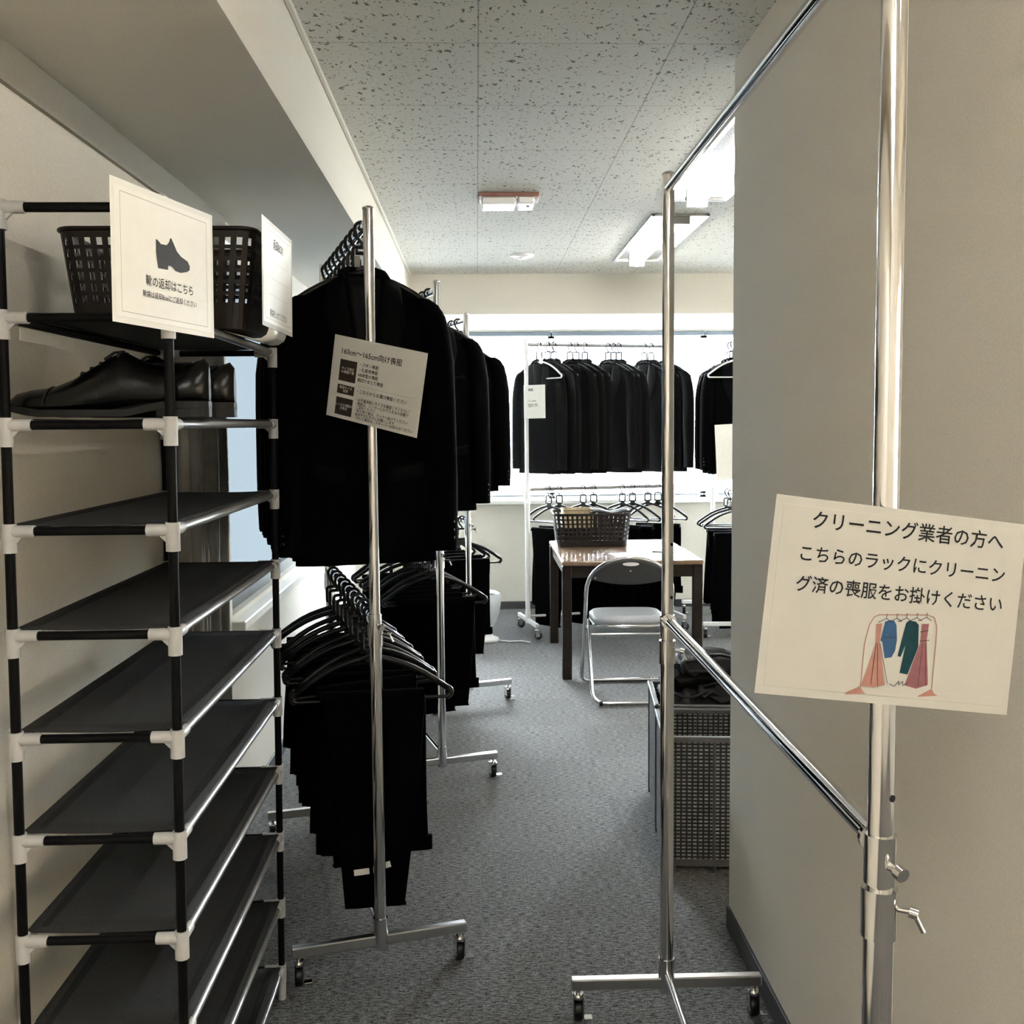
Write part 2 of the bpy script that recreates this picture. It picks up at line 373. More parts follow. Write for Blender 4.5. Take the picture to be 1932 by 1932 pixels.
# left window (frosted) and back window
def empty_struct(name, label):
    o = bpy.data.objects.new(name, None); COL.objects.link(o); o['kind'] = 'structure'; o['label'] = label; o['category'] = 'window'; return o
w1 = empty_struct('window_1', 'frosted window in the left wall')
y0, y1, z0, z1 = LW
mb = MB()
for a in (y0, (y0+y1)/2-.025, y1-.05): mb.box(XL-.09, XL-.03, a, a+.05, z0, z1)
mb.box(XL-.09, XL-.03, y0, y1, z0, z0+.05); mb.box(XL-.09, XL-.03, y0, y1, z1-.05, z1); mb.build('frame', FRAME, w1)
MB().box(XL-.064, XL-.058, y0+.05, (y0+y1)/2-.025, z0+.05, z1-.05).build('pane', FROST, w1)
MB().box(XL-.064, XL-.058, (y0+y1)/2+.025, y1-.05, z0+.05, z1-.05).build('pane', FROST, w1)
MB().rbox(XL-.03, XL+.05, y0-.01, y1, z0-.055, z0-.02, .004).build('sill', SILL, w1)
w2 = empty_struct('window_2', 'wide back window behind the blinds')
x0, x1, z0, z1 = BW
mb = MB()
for a in (x0, .58, 1.82, x1-.05): mb.box(a, a+.05, YB+.07, YB+.13, z0, z1)
mb.box(x0, x1, YB+.07, YB+.13, z0, z0+.05); mb.box(x0, x1, YB+.07, YB+.13, z1-.05, z1); mb.build('frame', SILL, w2)
for a, b in ((x0+.05, .58), (.63, 1.82), (1.87, x1-.05)): MB().box(a, b, YB+.098, YB+.103, z0+.05, z1-.05).build('pane', GLASS, w2)
MB().rbox(x0-.05, x1+.05, YB-.07, YB+.06, z0-.035, z0-.002, .005).build('sill', SILL, w2)
w3 = empty_struct('window_fill', 'added unseen frosted window in the right wall for fill light')
y0, y1, z0, z1 = RWN
mb = MB()
for a in (y0, (y0+y1)/2-.025, y1-.05): mb.box(XR+.03, XR+.09, a, a+.05, z0, z1)
mb.box(XR+.03, XR+.09, y0, y1, z0, z0+.05); mb.box(XR+.03, XR+.09, y0, y1, z1-.05, z1); mb.build('frame', FRAME, w3)
for a, b in ((y0+.05, (y0+y1)/2-.025), ((y0+y1)/2+.025, y1-.05)): MB().box(XR+.057, XR+.063, a, b, z0+.05, z1-.05).build('pane', FROST_FILL, w3)
x0, x1, z0, z1 = BW
def blind(xa, xb, label):
    t = thing('window_blind', label, 'blind', ((xa+xb)/2, YB+.02, z1), 0, 'venetian blinds at the back window')
    hw = (xb-xa)/2
    MB().rbox(-hw, hw, -.018, .018, -.035, 0, .004).build('headrail', SLAT, t)
    mb = MB(); n = 0; z = -.055
    while z > -(z1-z0)+.05:
        M = Matrix.Translation((0, 0, z)) @ Matrix.Rotation(radians(1.5), 4, 'X')
        mb.box(-hw+.005, hw-.005, -.0125, .0125, -.0005, .0005, M); z -= .0225; n += 1
    mb.build('slats', SLAT, t)
    MB().rbox(-hw, hw, -.012, .012, z-.008, z+.006, .003).build('bottom_rail', SLAT, t)
    for k in (-.75, 0, .75): MB().tube([(hw*k, -.014, -.03), (hw*k, -.014, z)], .001, 5).build('ladder_cord', SLAT, t)
blind(x0+.01, .60, 'white venetian blind at left end of back window, behind the left racks')
blind(.61, 1.84, 'white venetian blind at middle of back window, behind the white rack')
blind(1.85, x1-.01, 'white venetian blind at right end of back window, near partition edge')

# pale building outside
bt = thing('building', 'pale building with blue windows seen faintly through the blinds', 'building', (2.2, 24, -4))
MB().box(-7, 7, 0, 6, 0, 9.5).build('facade', BWALL, bt)
for i in range(6):
    for j in range(3): MB().rbox(-6+i*2.1, -6+i*2.1+.9, -.06, .02, 2.6+j*2.1, 3.9+j*2.1, .02).build('window', BWIN, bt)

# curtain gathered at the near end of the left window
ct = thing('curtain', 'grey floor length curtain gathered beside the left window', 'curtain', (XL, 3.14, 0))
def cf(i, j):
    y = -.265+.53*i/96; z = .03+2.08*j/8
    return (.062+.026*sin(i*.52)+.014*sin(i*.21+1)+.004*sin(j*1.3+i*.3), y*(1-.04*sin(j*.4)), z)
MB().grid(cf, 96, 8).build('cloth', CURT, ct, solid=.003)
MB().tube([(.06, -.28, 2.125), (.06, .62, 2.125)], .008, 10).build('rail', WHITEM, ct)

# ------------------------------------------------------------------ ceiling fixtures
def troffer(label, x, y0, y1, tube, group='recessed fluorescent ceiling lights'):
    t = thing('ceiling_light', label, 'ceiling light', (x, (y0+y1)/2, CE), 0, group); h = (y1-y0)/2; q = .143
    mb = MB()
    mb.rbox(-q, -q+.018, -h, h, -.012, .0, .003); mb.rbox(q-.018, q, -h, h, -.012, 0, .003)
    mb.rbox(-q, q, -h, -h+.018, -.012, 0, .003); mb.rbox(-q, q, h-.018, h, -.012, 0, .003); mb.build('frame', STEEL, t)
    mb = MB(); mb.box(-q+.018, q-.018, -h+.018, h-.018, -.004, -.001); mb.build('reflector', REFL, t)
    mb = MB(); n = 14
    mb.loft([[(.030*cos(pi*k/n), yy, -.012-.034*sin(pi*k/n)) for k in range(n+1)] for yy in (-h+.04, h-.04)])
    mb.build('tube', tube, t)
    for s in (-1, 1): MB().rbox(-.05, .05, s*(h-.03)-.01, s*(h-.03)+.01, -.045, 0, .004).build('tube_holder', SLAT2, t)
    return t
troffer('long recessed ceiling light nearest the back window', 1.005, 5.04, 6.46, TUBEM)
troffer('long recessed ceiling light half hidden by partition wall', 1.005, 3.29, 4.71, TUBEM)
troffer('recessed ceiling light beyond near end of the partition', 1.005, -.21, 1.21, TUBEN)
troffer('added fill light in the passage ceiling behind the camera', -.05, -1.6, -.2, TUBER)  # unseen lamp, added to brighten the near end
t = thing('emergency_light', 'small box light with reddish edge on the ceiling', 'emergency light', (.152, 4.66, CE))
MB().rbox(-.134, .134, -.09, .085, -.018, 0, .004).build('base', RED, t)
MB().rbox(-.122, .03, -.078, .075, -.05, -.016, .008).build('lens', LENS, t)
MB().rbox(.04, .112, -.078, .075, -.048, -.016, .006).build('lamp_cover', LENS, t)
MB().lathe([(.006, -.052), (.006, -.047)], 10, (.085, -.02, 0)).build('indicator', GREYP, t)
t = thing('smoke_detector', 'small flat white round fixture on ceiling near back beam', 'detector', (.283, 6.254, CE))
MB().lathe([(.072, 0), (.072, -.006), (.062, -.014), (.02, -.018)], 28).build('base', LENS, t)
MB().lathe([(.03, -.014), (.03, -.022), (.01, -.026)], 20).build('cap', LENS, t)

# ------------------------------------------------------------------ shoe rack
RACK_X, RACK_Y, RW, RL = -.648, 1.74, .272, .87
TZ = [.08+.178*i for i in range(10)]     # .08 .. 1.682
rack = thing('shoe_rack', 'tall ten tier black fabric shoe rack with grey joints by left wall', 'shoe rack', (RACK_X, RACK_Y, 0))
def lean(x, y, z): return (x+(1.68-z)*-.0085, y, z)
hx = RW/2
CORN = [(-hx, 0), (hx, 0), (-hx, RL), (hx, RL)]
for (cx, cy) in CORN:
    top = 1.862
    p = MB().tube([lean(cx, cy, 0), lean(cx, cy, top)], .0085, 10).build('post', RACKP, rack)
    MB().tube([lean(cx, cy, 0), lean(cx, cy, .075)], .0112, 10).build('foot', CONN, p)
def joint(cx, cy, z, par, long=True):
    mb = MB(); sx = 1 if cx < 0 else -1; sy = 1 if cy < .1 else -1
    mb.tube([lean(cx, cy, z-.036), lean(cx, cy, z+.013)], .0122, 12)
    mb.tube([lean(cx, cy, z), lean(cx+sx*.043, cy, z)], .0105, 12)
    if long: mb.tube([lean(cx, cy, z+.0), lean(cx, cy+sy*.043, z+.0)], .0105, 12)
    a = lean(cx, cy, z)
    mb.add([(a[0], a[1]-.003, z), (a[0]+sx*.032, a[1]-.003, z), (a[0], a[1]-.003, z-.032), (a[0], a[1]+.003, z), (a[0]+sx*.032, a[1]+.003, z), (a[0], a[1]+.003, z-.032)],
           [(0, 1, 2), (3, 5, 4), (1, 4, 5, 2), (0, 2, 5, 3), (0, 3, 4, 1)])
    mb.build('joint', CONN, par)
for z in TZ:
    zz = z
    def sf(i, j):
        u = i/12; v = j/16
        x = -hx+RW*u; y = .012+(RL-.024)*v
        return lean(x, y, zz+.0105-.006*sin(pi*u)*(.6+.4*sin(pi*v)))
    sh = MB().grid(sf, 12, 16).build('shelf', SHELF, rack, solid=.0016)
    for sx in (-1, 1):
        MB().tube([lean(sx*hx, .0, z), lean(sx*hx, RL, z)], .0082, 10).build('long_rail', GTUBE if sx > 0 else RACKP, sh)
        MB().rbox(sx*hx-(.03 if sx > 0 else 0)+(1.68-z)*-.0085, sx*hx+(.03 if sx < 0 else 0)+(1.68-z)*-.0085, .03, RL-.03, z+.0085, z+.0105, .0005).build('hem', HEM, sh)
    for cy in (0, RL):
        MB().tube([lean(-hx, cy, z), lean(hx, cy, z)], .0078, 10).build('short_rail', RACKP, sh)
    for c in CORN: joint(*c, z, sh)
for cy in (0, RL):
    hp = MB().tube([lean(-hx, cy, 1.862), lean(hx, cy, 1.862)], .0082, 10).build('top_hoop', RACKP, rack)
    for cx in (-hx, hx): joint(cx, cy, 1.862, hp, False)
o = MB().rbox(-.0008, .0008, 0, .235, 0, .021, .0003).build('label_strip', PAPERW)
o.location = (RACK_X-hx+.006, 1.79, 1.649); tag(o, 'narrow white paper strip under left rail of the top shelf', 'paper strip')

# dress shoes on the second shelf (toe towards -x)
def shoe():
    t = thing('dress_shoe', 'black leather lace-up dress shoe nearest the front of the shelf', 'shoe', (0, 0, 0), 0, 'pair of shoes on the rack')
    secs = [(-.165, .010, .014, .030), (-.150, .026, .012, .042), (-.125, .039, .010, .048), (-.09, .046, .009, .053), (-.06, .049, .009, .066), (-.03, .047, .010, .085), (0, .043, .012, .104),
            (.022, .040, .014, .113), (.045, .037, .017, .100), (.075, .035, .020, .085), (.105, .0345, .022, .083), (.13, .032, .023, .093), (.15, .024, .024, .101), (.158, .010, .026, .090)]
    rings = []; n = 20
    for x, hw, zb, zt in secs:
        g = []
        for k in range(n):
            a = 2*pi*k/n; ca, sa = cos(a), sin(a); zc = zb+(zt-zb)*.36
            y = hw*(abs(ca)**.75)*(1 if ca > 0 else -1)
            if sa > 0: y *= 1-.42*sa**2*(1 if x > -.1 else .3)
            z = zc+((zt-zc)*abs(sa)**.85 if sa > 0 else -(zc-zb)*abs(sa)**.6)
            g.append((x, y, z))
        rings.append(g)
    MB().loft(rings).build('upper', LEATHER, t)
    def out(x):
        for (a, b) in zip(secs, secs[1:]):
            if a[0] <= x <= b[0]: f = (x-a[0])/(b[0]-a[0]); return a[1]+(b[1]-a[1])*f
        return .01
    xs = [-.167+.325*i/28 for i in range(29)]
    ring = [(x, -out(x)-.004) for x in xs]+[(x, out(x)+.004) for x in reversed(xs)]
    def rise(x): return .012*max(0, (-x-.10)/.065)**1.5+.014*max(0, min(1, (x-.03)/.06))
    mb = MB(); mb.loft([[(x, y, rise(x)+dz) for x, y in ring] for dz in (.001, .013)], smooth=False); mb.build('sole', SOLE, t)
    xs = [.078+.08*i/12 for i in range(13)]; ring = [(x, -out(x)-.002) for x in xs]+[(x, out(x)+.002) for x in reversed(xs)]
    MB().loft([[(x, y, z) for x, y in ring] for z in (0, .018)], smooth=False).build('heel', SOLE, t)
    mb = MB()
    for i in range(5):
        x = -.045+i*.015; z = .079+i*.0085; wv = .020-.001*i
        mb.tube([(x, -wv, z-.014), (x, -.010, z-.003), (x+.008, .010, z-.003), (x+.004, wv, z-.014)], .0030, 6)
    mb.tube([(.02, 0, .113), (.010, -.018, .110), (-.004, -.026, .098)], .0026, 6)
    mb.tube([(.02, 0, .113), (.012, .020, .110), (.0, .028, .098)], .0026, 6); mb.build('laces', LACE, t)
    g = []
    for k in range(15):
        a = pi*k/14; g.append((-.098+.004*sin(a), .0475*cos(a)*(1-.12*sin(a)**2), .021+.032*sin(a)**.85))
    MB().tube(g, .0014, 6).build('toe_cap_seam', LACE, t)
    mb = MB(); mb.loft([[(x, w_*cos(2*pi*k/14), z+.0) for k, (x, z) in enumerate([(.088+.044*sin(2*pi*k/14), .0845+.006*abs(sin(2*pi*k/14))+dz) for k in range(14)])] for w_, dz in ((.023, .002), (.021, .0045))])
    mb.build('collar', LINING, t)
    return t
s1 = shoe(); remember(s1)
s1.location = (-.628, 1.80, TZ[8]+.0125); s1.rotation_euler = (0, 0, radians(3)); s1.scale = (1.04, 1, 1)
dup(s1, (-.610, 1.915, TZ[8]+.0125), (0, 0, radians(1)), 'black leather lace-up dress shoe standing behind the other one', scale=(1.04, 1, 1))

# ------------------------------------------------------------------ perforated baskets
def rrect(hw, hd, r, n=6):
    pts = []
    for (sx, sy, a0) in ((1, -1, -pi/2), (1, 1, 0), (-1, 1, pi/2), (-1, -1, pi)):
        for i in range(n+1):
            a = a0+pi/2*i/n; pts.append((sx*(hw-r)+r*cos(a), sy*(hd-r)+r*sin(a)))
    return pts
def resample(pts, ts):
    P = pts+[pts[0]]; d = [0]
    for a, b in zip(P, P[1:]): d.append(d[-1]+sqrt((a[0]-b[0])**2+(a[1]-b[1])**2))
    out = []
    for t in ts:
        s_ = (t % 1)*d[-1]
        for i in range(len(P)-1):
            if d[i] <= s_ <= d[i+1]+1e-9:
                f = (s_-d[i])/max(1e-9, d[i+1]-d[i]); out.append((P[i][0]+(P[i+1][0]-P[i][0])*f, P[i][1]+(P[i+1][1]-P[i][1])*f)); break
    return out
def basket(name, label, cat, W, D, H, taper, cols, rows, m, loc, rz, z0f=.2, z1f=.9, rad=.04, holew=.5, handle=None):
    t = thing(name, label, cat, loc, rz)
    ts = []
    for i in range(cols): ts += [(i+.5-holew/2)/cols, (i+.5+holew/2)/cols]
    lv = [0]
    for j in range(rows):
        p = z0f+(z1f-z0f)*j/rows; q = (z1f-z0f)/rows; lv += [p+q*.2, p+q*.85]
    lv.append(1)
    low = resample(rrect(W/2*taper, D/2*taper, rad*taper), ts+[ts[0]]); hi = resample(rrect(W/2, D/2, rad), ts+[ts[0]])
    nu = len(ts)
    fn = lambda i, j: (low[i][0]+(hi[i][0]-low[i][0])*lv[j], low[i][1]+(hi[i][1]-low[i][1])*lv[j], H*lv[j])
    MB().grid(fn, nu, len(lv)-1, False, hole=lambda i, j: i % 2 == 0 and j % 2 == 1).build('wall', m, t, solid=.003)
    b = rrect(W/2*taper, D/2*taper, rad*taper)
    MB().loft([[(x, y, z) for x, y in b] for z in (.0, .004)], smooth=False).build('bottom', m, t)
    MB().tube([(x*1.01, y*1.01, H) for x, y in rrect(W/2, D/2, rad)], .0045, 8, closed=True).build('rim', m, t)
    return t
basket('storage_basket', 'dark brown perforated plastic basket on top of the shoe rack', 'basket', .385, .27, .195, .88, 54, 6, BASKET, (-.632, 2.205, TZ[9]+.013), radians(0), .24, .93, .035)
basket('storage_basket', 'dark brown perforated plastic basket standing on the table', 'basket', .50, .34, .215, .90, 52, 6, BASKET, (.745, 6.72, .7005), radians(-1), .18, .96, .045)
bt_ = basket('inner_basket', 'small tan basket poking out of the dark basket on table', 'basket', .20, .14, .12, .95, 16, 3, TAN, (.66, 6.76, .815), radians(4), .2, .9, .02)

# ------------------------------------------------------------------ clothes racks
def caster(par, x, y, z=.085, brake=True, wr=.027):
    mb = MB(); mb.tube([(x, y, z), (x, y, z-.012)], .006, 8); mb.lathe([(.012, z-.012), (.015, z-.018), (.015, z-.024), (.006, z-.026)], 12, (x, y, 0))
    for s in (-1, 1): mb.box(x+s*.013-.0015, x+s*.013+.0015, y-.010, y+.020, wr-.006, z-.018)
    c = mb.build('caster', CHROME, par)
    w_ = MB(); n = 18
    prof = [(-.010, wr*.75), (-.010, wr*.95), (-.007, wr), (.007, wr), (.010, wr*.95), (.010, wr*.75)]
    w_.loft([[(x+dx, y+.010+r*cos(2*pi*k/n), wr+r*sin(2*pi*k/n)) for k in range(n)] for dx, r in prof]); w_.build('wheel', BLACKP, c)
    if brake: MB().rbox(x+.012, x+.036, y-.016, y+.004, .010, .016, .002).build('brake_lever', CHROME, c)
def clothes_rack(label, P, ang, L, H, low, split, m, base=True, r=.0145, half=.24, holes=False, rail=None):
    rail = rail or m
    t = thing('clothes_rack', label, 'clothes rack', (P[0], P[1], 0), radians(ang), 'metal clothes racks')
    for y in (0, L):
        p = MB().tube([(0, y, .075), (0, y, split)], r+.0025, 20).build('lower_post', m, t)
        MB().tube([(0, y, .075), (0, y, .16)], r+.0055, 20).build('base_socket', m, p)
        MB().tube([(0, y, split-.055), (0, y, split+.002)], r+.0058, 20).build('collar', m, p)
        sx = 1 if y == 0 else -1
        MB().tube([(r+.003, y-.004, split-.022), (r+.018, y-.012, split-.022)], .0035, 8).build('bolt', m, p)
        mb = MB(); mb.tube([(r+.016, y-.011, split-.022), (r+.024, y-.015, split-.024)], .007, 8); mb.tube([(r+.020, y-.013, split-.022), (r+.030, y-.017, split-.044)], .003, 6)
        mb.build('wing_knob', m, p)
        u = MB().tube([(0, y, split-.02), (0, y, H+.033)], r, 20).build('upper_post', m, t)
        MB().lathe([(r+.001, H+.030), (r+.001, H+.034), (r*.6, H+.038)], 20, (0, y, 0)).build('cap', m, u)
        if holes:
            for hz in (split+.11, split+.24): MB().tube([(r*.55, y-r*.8, hz), (r*.61, y-r*.88, hz)], .0042, 8).build('peg_hole', INK, u)
        b = MB().rbox(-half, half, y-.0125, y+.0125, .085, .113, .003).build('base_bar', STEEL if m is CHROME else m, t)
        for s in (-1, 1): caster(b, s*(half-.018), y)
    MB().tube([(0, r, H), (0, L-r, H)], .0122, 16).build('top_rail', rail, t)
    lr = MB().tube([(0, r+.004, low), (0, L-r-.004, low)], .0122, 16).build('lower_rail', rail, t)
    for y in (r+.004, L-r-.004): MB().tube([(0, y-.004, low), (0, y+.004, low)], .0185, 16).build('flange', m, lr)
    for y in (0, L):
        MB().tube([(0, y, low-.045), (0, y, low+.012)], r+.0035, 20).build('clamp', m, lr)
        mb = MB(); s = -1 if y == 0 else 1
        mb.tube([(.004, y+s*r, low-.02), (.010, y+s*(r+.016), low-.02)], .0045, 8); mb.tube([(.009, y+s*(r+.013), low-.02), (.012, y+s*(r+.022), low-.022)], .0085, 10)
        mb.build('clamp_knob', m, lr)
    if base: MB().tube([(0, .012, .125), (0, L-.012, .125)], .009, 12).build('bottom_rail', m, t)
    return t
RACKS = {}
def rk(key, phrase, label, P, ang, L, H, low, split, m, **k):
    t = clothes_rack(label, P, ang, L, H, low, split, m, **k); RACKS[key] = (P, radians(ang), L, H, low, phrase); return t
rk('empty', '', 'empty chrome clothes rack in front of the right partition wall', (.456, 1.125), -.25, 1.345, 2.058, 1.018, .965, CHROME, holes=True)
rk('r1', 'nearest left rack', 'nearest left chrome rack with long notice on post', (-.277, 2.72), 15.0, 1.0, 2.030, .985, .965, CHROME)
rk('r2', 'middle left rack', 'chrome clothes rack standing second in the left row', (-.158, 4.2), 16.5, 1.0, 2.045, .985, .965, CHROME)
rk('r3', 'farthest left rack', 'chrome clothes rack standing farthest back in the left row', (-.052, 5.43), 20, 1.0, 2.045, .985, .965, CHROME)
rk('r4', 'white window rack', 'white clothes rack with many jackets before back window', (.352, 7.25), -77, 1.11, 2.056, 1.035, .985, WHITEM, rail=GTUBE)  # grey rail colour stands in for backlit shade on white enamel
rk('r5', 'rack cut off by partition', 'white clothes rack partly hidden behind the partition edge', (1.80, 7.0), -2, .9, 2.05, 1.0, .965, WHITEM, rail=GTUBE)  # rail greyed here too, backlight shade put into the colour
def on_rail(key, s, low=False):
    P, a, L, H, lo, ph = RACKS[key]
    return Vector((P[0]-sin(a)*s, P[1]+cos(a)*s, lo if low else H))

# ------------------------------------------------------------------ hangers, jackets, trousers
DROP = .028
def hanger(name, label, m, wide=.205, rr=.0085):
    t = thing(name, label, 'hanger', (0, 0, 0), 0)
    pts = [(0, 0, -.022), (0, 0, -.012), (-.012, 0, .002)]+[(.0190*cos(a), 0, DROP-.003+.0190*sin(a)) for a in [pi*1.12-i*(pi*1.22)/12 for i in range(13)]]
    MB().tube(pts, .0048, 8).build('hook', m, t)
    lp = []
    for (sx, sz, a0) in ((1, 1, 0), (-1, 1, pi/2), (-1, -1, pi), (1, -1, 1.5*pi)):
        lp += [(sx*.015+.009*cos(a0+pi/2*i/4), 0, -.050+sz*.018+.009*sin(a0+pi/2*i/4)) for i in range(5)]
    MB().tube(lp, .0054, 8, closed=True).build('neck_loop', m, t)
    L = []
    for i in range(7):
        f = i/6; L.append((-.022-(wide-.022)*f, 0, -.098-.090*f+.014*sin(pi*f)))
    endl = arc(-wide, -.202, .013, pi/2, pi*1.5, 6)
    R_ = [(-x, y, z) for x, y, z in L]; endr = [(-x, y, z) for x, y, z in endl]
    top = [(x, y, z) for x, y, z in reversed(R_)]
    MB().tube(endl[::-1]+L[::-1]+[(0, 0, -.088)]+R_+endr, rr, 8).build('shoulder_frame', m, t)
    MB().tube([(-wide, 0, -.215), (wide, 0, -.215)], .0048, 8).build('trouser_bar', m, t)
    MB().rbox(-.018, .018, -.005, .005, -.112, -.076, .003).build('neck_plate', m, t)
    return t
HZ = -.215
def sup(hw, hd, z, n=36, e=.75, x0=0., y0=0., ph=0., wob=0.):
    g = []
    for k in range(n):
        a = 2*pi*k/n; ca, sa = cos(a), sin(a)
        q = 1+wob*sin(5*a+ph)
        g.append((x0+hw*(abs(ca)**e)*(1 if ca > 0 else -1), y0+hd*q*(abs(sa)**e)*(1 if sa > 0 else -1), z))
    return g
TOR = [(-.098, .054, .022), (-.118, .090, .028), (-.143, .130, .031), (-.170, .160, .034), (-.200, .180, .036), (-.245, .184, .040), (-.32, .180, .043), (-.45, .174, .044), (-.58, .178, .044), (-.70, .186, .043), (-.80, .192, .042), (-.885, .196, .040)]
def tor(z):
    for a, b in zip(TOR, TOR[1:]):
        if b[0] <= z <= a[0]: f = (a[0]-z)/(a[0]-b[0]); return a[1]+(b[1]-a[1])*f, a[2]+(b[2]-a[2])*f
    return TOR[-1][1:] if z < -.5 else TOR[0][1:]
def front(x, z, off=.0025):
    hw, hd = tor(z); u = min(.999, abs(x)/hw)
    ca = u**(1/.75); sa = sqrt(max(0, 1-ca*ca)); return -hd*sa**.75-off
def patch(pts, m, name, par, t=.003, nseg=10):   # strip between two polylines on the jacket front
    A, B = pts
    vs = []
    def P(i, j):
        f = i/nseg
        def at(Lp):
            s_ = f*(len(Lp)-1); k = min(len(Lp)-2, int(s_)); g = s_-k
            return Lp[k][0]+(Lp[k+1][0]-Lp[k][0])*g, Lp[k][1]+(Lp[k+1][1]-Lp[k][1])*g
        (xa, za), (xb, zb) = at(A), at(B); g = j/5
        x, z = xa+(xb-xa)*g, za+(zb-za)*g
        return (x, front(x, z, .003+.004*sin(pi*min(1, g+.15))), z)
    return MB().grid(P, nseg, 5).build(name, m, par, solid=t)
def jacket(full=True):
    t = thing('suit_jacket', 'x', 'jacket', (0, 0, 0), 0)
    rings = []
    for i, (z, hw, hd) in enumerate(TOR):
        q = .0 if z > -.2 else .10
        rings.append(sup(hw, hd, z, ph=z*9, wob=q))
    # hem cut away at the front opening
    last = rings[-1]; rings[-1] = [(x, y, z+(.035*max(0, 1-abs(x)/.06) if y < 0 else .0)) for x, y, z in last]
    MB().loft(rings).build('body', SUIT, t)
    for s in (-1, 1):
        sl = []
        path = [(-.160, .148, .036, .026), (-.176, .168, .040, .034), (-.208, .186, .041, .041), (-.26, .197, .043, .044), (-.33, .204, .046, .046), (-.45, .206, .047, .046), (-.56, .208, .046, .045), (-.68, .212, .043, .042), (-.78, .213, .041, .040), (-.855, .213, .039, .038)]
        for z, cx, a, b in path: sl.append(sup(a, b, z, 18, .9, s*cx, -.006-.02*max(0, (-z-.4)), z*14*s, .05))
        q = MB().loft(sl).build('sleeve', SUIT, t)
        if full:
            for k in range(3):
                z = -.775-.022*k
                MB().lathe([(.0065, 0), (.0065, .003), (.003, .004)], 10).build('cuff_button', BUTTON, q).matrix_local = Matrix.Translation((s*.232, -.046, z)) @ Matrix.Rotation(radians(90), 4, 'X') @ Matrix.Rotation(radians(25*s), 4, 'Y')
    A = [(.052, -.106), (.040, -.20), (.022, -.34), (.003, -.46)]; B = [(.098, -.128), (.112, -.215), (.085, -.32), (.006, -.468)]
    for s in (-1, 1):
        patch([[(s*x, z) for x, z in A], [(s*x, z) for x, z in B]], SUITL, 'lapel', t)
    patch([[(-.050, -.108), (-.038, -.21), (-.018, -.35), (-.002, -.45)], [(.050, -.108), (.038, -.21), (.018, -.35), (.002, -.45)]], LINING, 'lining', t, .001)
    MB().tube([(.062, -.028, -.112), (.056, .0, -.096), (.036, .022, -.086), (0, .028, -.083), (-.036, .022, -.086), (-.056, 0, -.096), (-.062, -.028, -.112)], [.010, .013, .014, .014, .014, .013, .010], 10).build('collar', SUITL, t)
    if full:
        for s in (-1, 1):
            patch([[(s*.06, -.62), (s*.155, -.605)], [(s*.06, -.665), (s*.155, -.65)]], SUITL, 'pocket_flap', t, .003, 6)
        patch([[(.07, -.325), (.14, -.315)], [(.07, -.34), (.14, -.33)]], SUITL, 'chest_pocket', t, .002, 6)
        mb = MB(); mb.tube([(.004+.0*z, front(.004, z, .002), z) for z in [-.465-.042*i for i in range(10)]]+[(.018, front(.018, -.86, .002), -.862)], .0018, 6); mb.build('front_edge', SUITL, t)
        for z in (-.475, -.575):
            MB().lathe([(.0095, 0), (.0095, .003), (.005, .0045)], 14).build('button', BUTTON, t).matrix_local = Matrix.Translation((.012, front(.012, z, .003), z)) @ Matrix.Rotation(radians(90), 4, 'X')
    return t
def trousers(lenf, lenb, wt, wb, name='suit_trousers', tags=False):
    t = thing(name, 'x', 'trousers', (0, 0, 0), 0)
    def layer(y, ln, w0, w1, nm, ph):
        rings = []
        for i in range(11):
            f = i/10; z = HZ+.006-f*ln; w_ = w0+(w1-w0)*f
            rings.append(sup(w_/2, .0085+.0035*sin(pi*f), z, 24, .55, .006*sin(f*3+ph), y+.005*sin(f*4+ph)*f, f*5+ph, .22*f))
        return MB().loft(rings).build(nm, TROU, t)
    fl = layer(-.0135, lenf, wt, wb, 'leg_fold', .5)
    bl = layer(.0135, lenb, wt, wt*1.1, 'seat_fold', 2.1)
    n = 8; rings = []
    for i in range(n+1):
        a = pi*i/n; rings.append([(x*wt, -.0135*cos(a)+dy*-cos(a), HZ+.006+.012*sin(a)+dy*sin(a)) for x, dy in ((-.5, -.006), (.5, -.006), (.5, .008), (-.5, .008))])
    MB().loft(rings, smooth=False).build('fold_over_bar', TROU, t)
    zb = HZ+.006-lenb
    MB().loft([sup(wt*.545, .0125, zb+dz, 24, .55, .006, .0135) for dz in (-.004, .036)]).build('waistband', TROU, t)
    MB().rbox(-wb/2-.002, wb/2+.002, -.024, -.004, HZ+.004-lenf, HZ+.010-lenf, .002).build('hem', TROU, t)
    if tags:
        for (x, z, a) in ((-.037, -.475, 4), (.022, -.462, 14)):
            g = MB().rbox(-.021, .021, -.0008, .0008, -.0085, .0085, .0003).build('paper_tag', PAPERW, fl)
            g.matrix_local = Matrix.Translation((x, -.0285, HZ+z)) @ Matrix.Rotation(radians(-a), 4, 'Y')
    return t
HB = hanger('suit_hanger', 'x', BLACKP); remember(HB)
HWt = hanger('suit_hanger', 'x', WHITEM, .20, .006); remember(HWt)
JF = jacket(True); remember(JF); JS = jacket(False); remember(JS)
SUIT = mat('charcoal_wool', (.0060, .0060, .0064), .9, var=.35, scale=420, bump=.3, bscale=500, spec=.06); SUITL = mat('charcoal_wool_lapel', (.0090, .0090, .0095), .75, var=.3, scale=380, spec=.1)
J4 = jacket(False); remember(J4)
TA = trousers(.50, .40, .30, .22); remember(TA)
TB = trousers(.585, .44, .285, .165, tags=True); remember(TB)
TC_ = trousers(.44, .37, .33, .27); remember(TC_)
protos = [HB, HWt, JF, JS, J4, TA, TB, TC_]
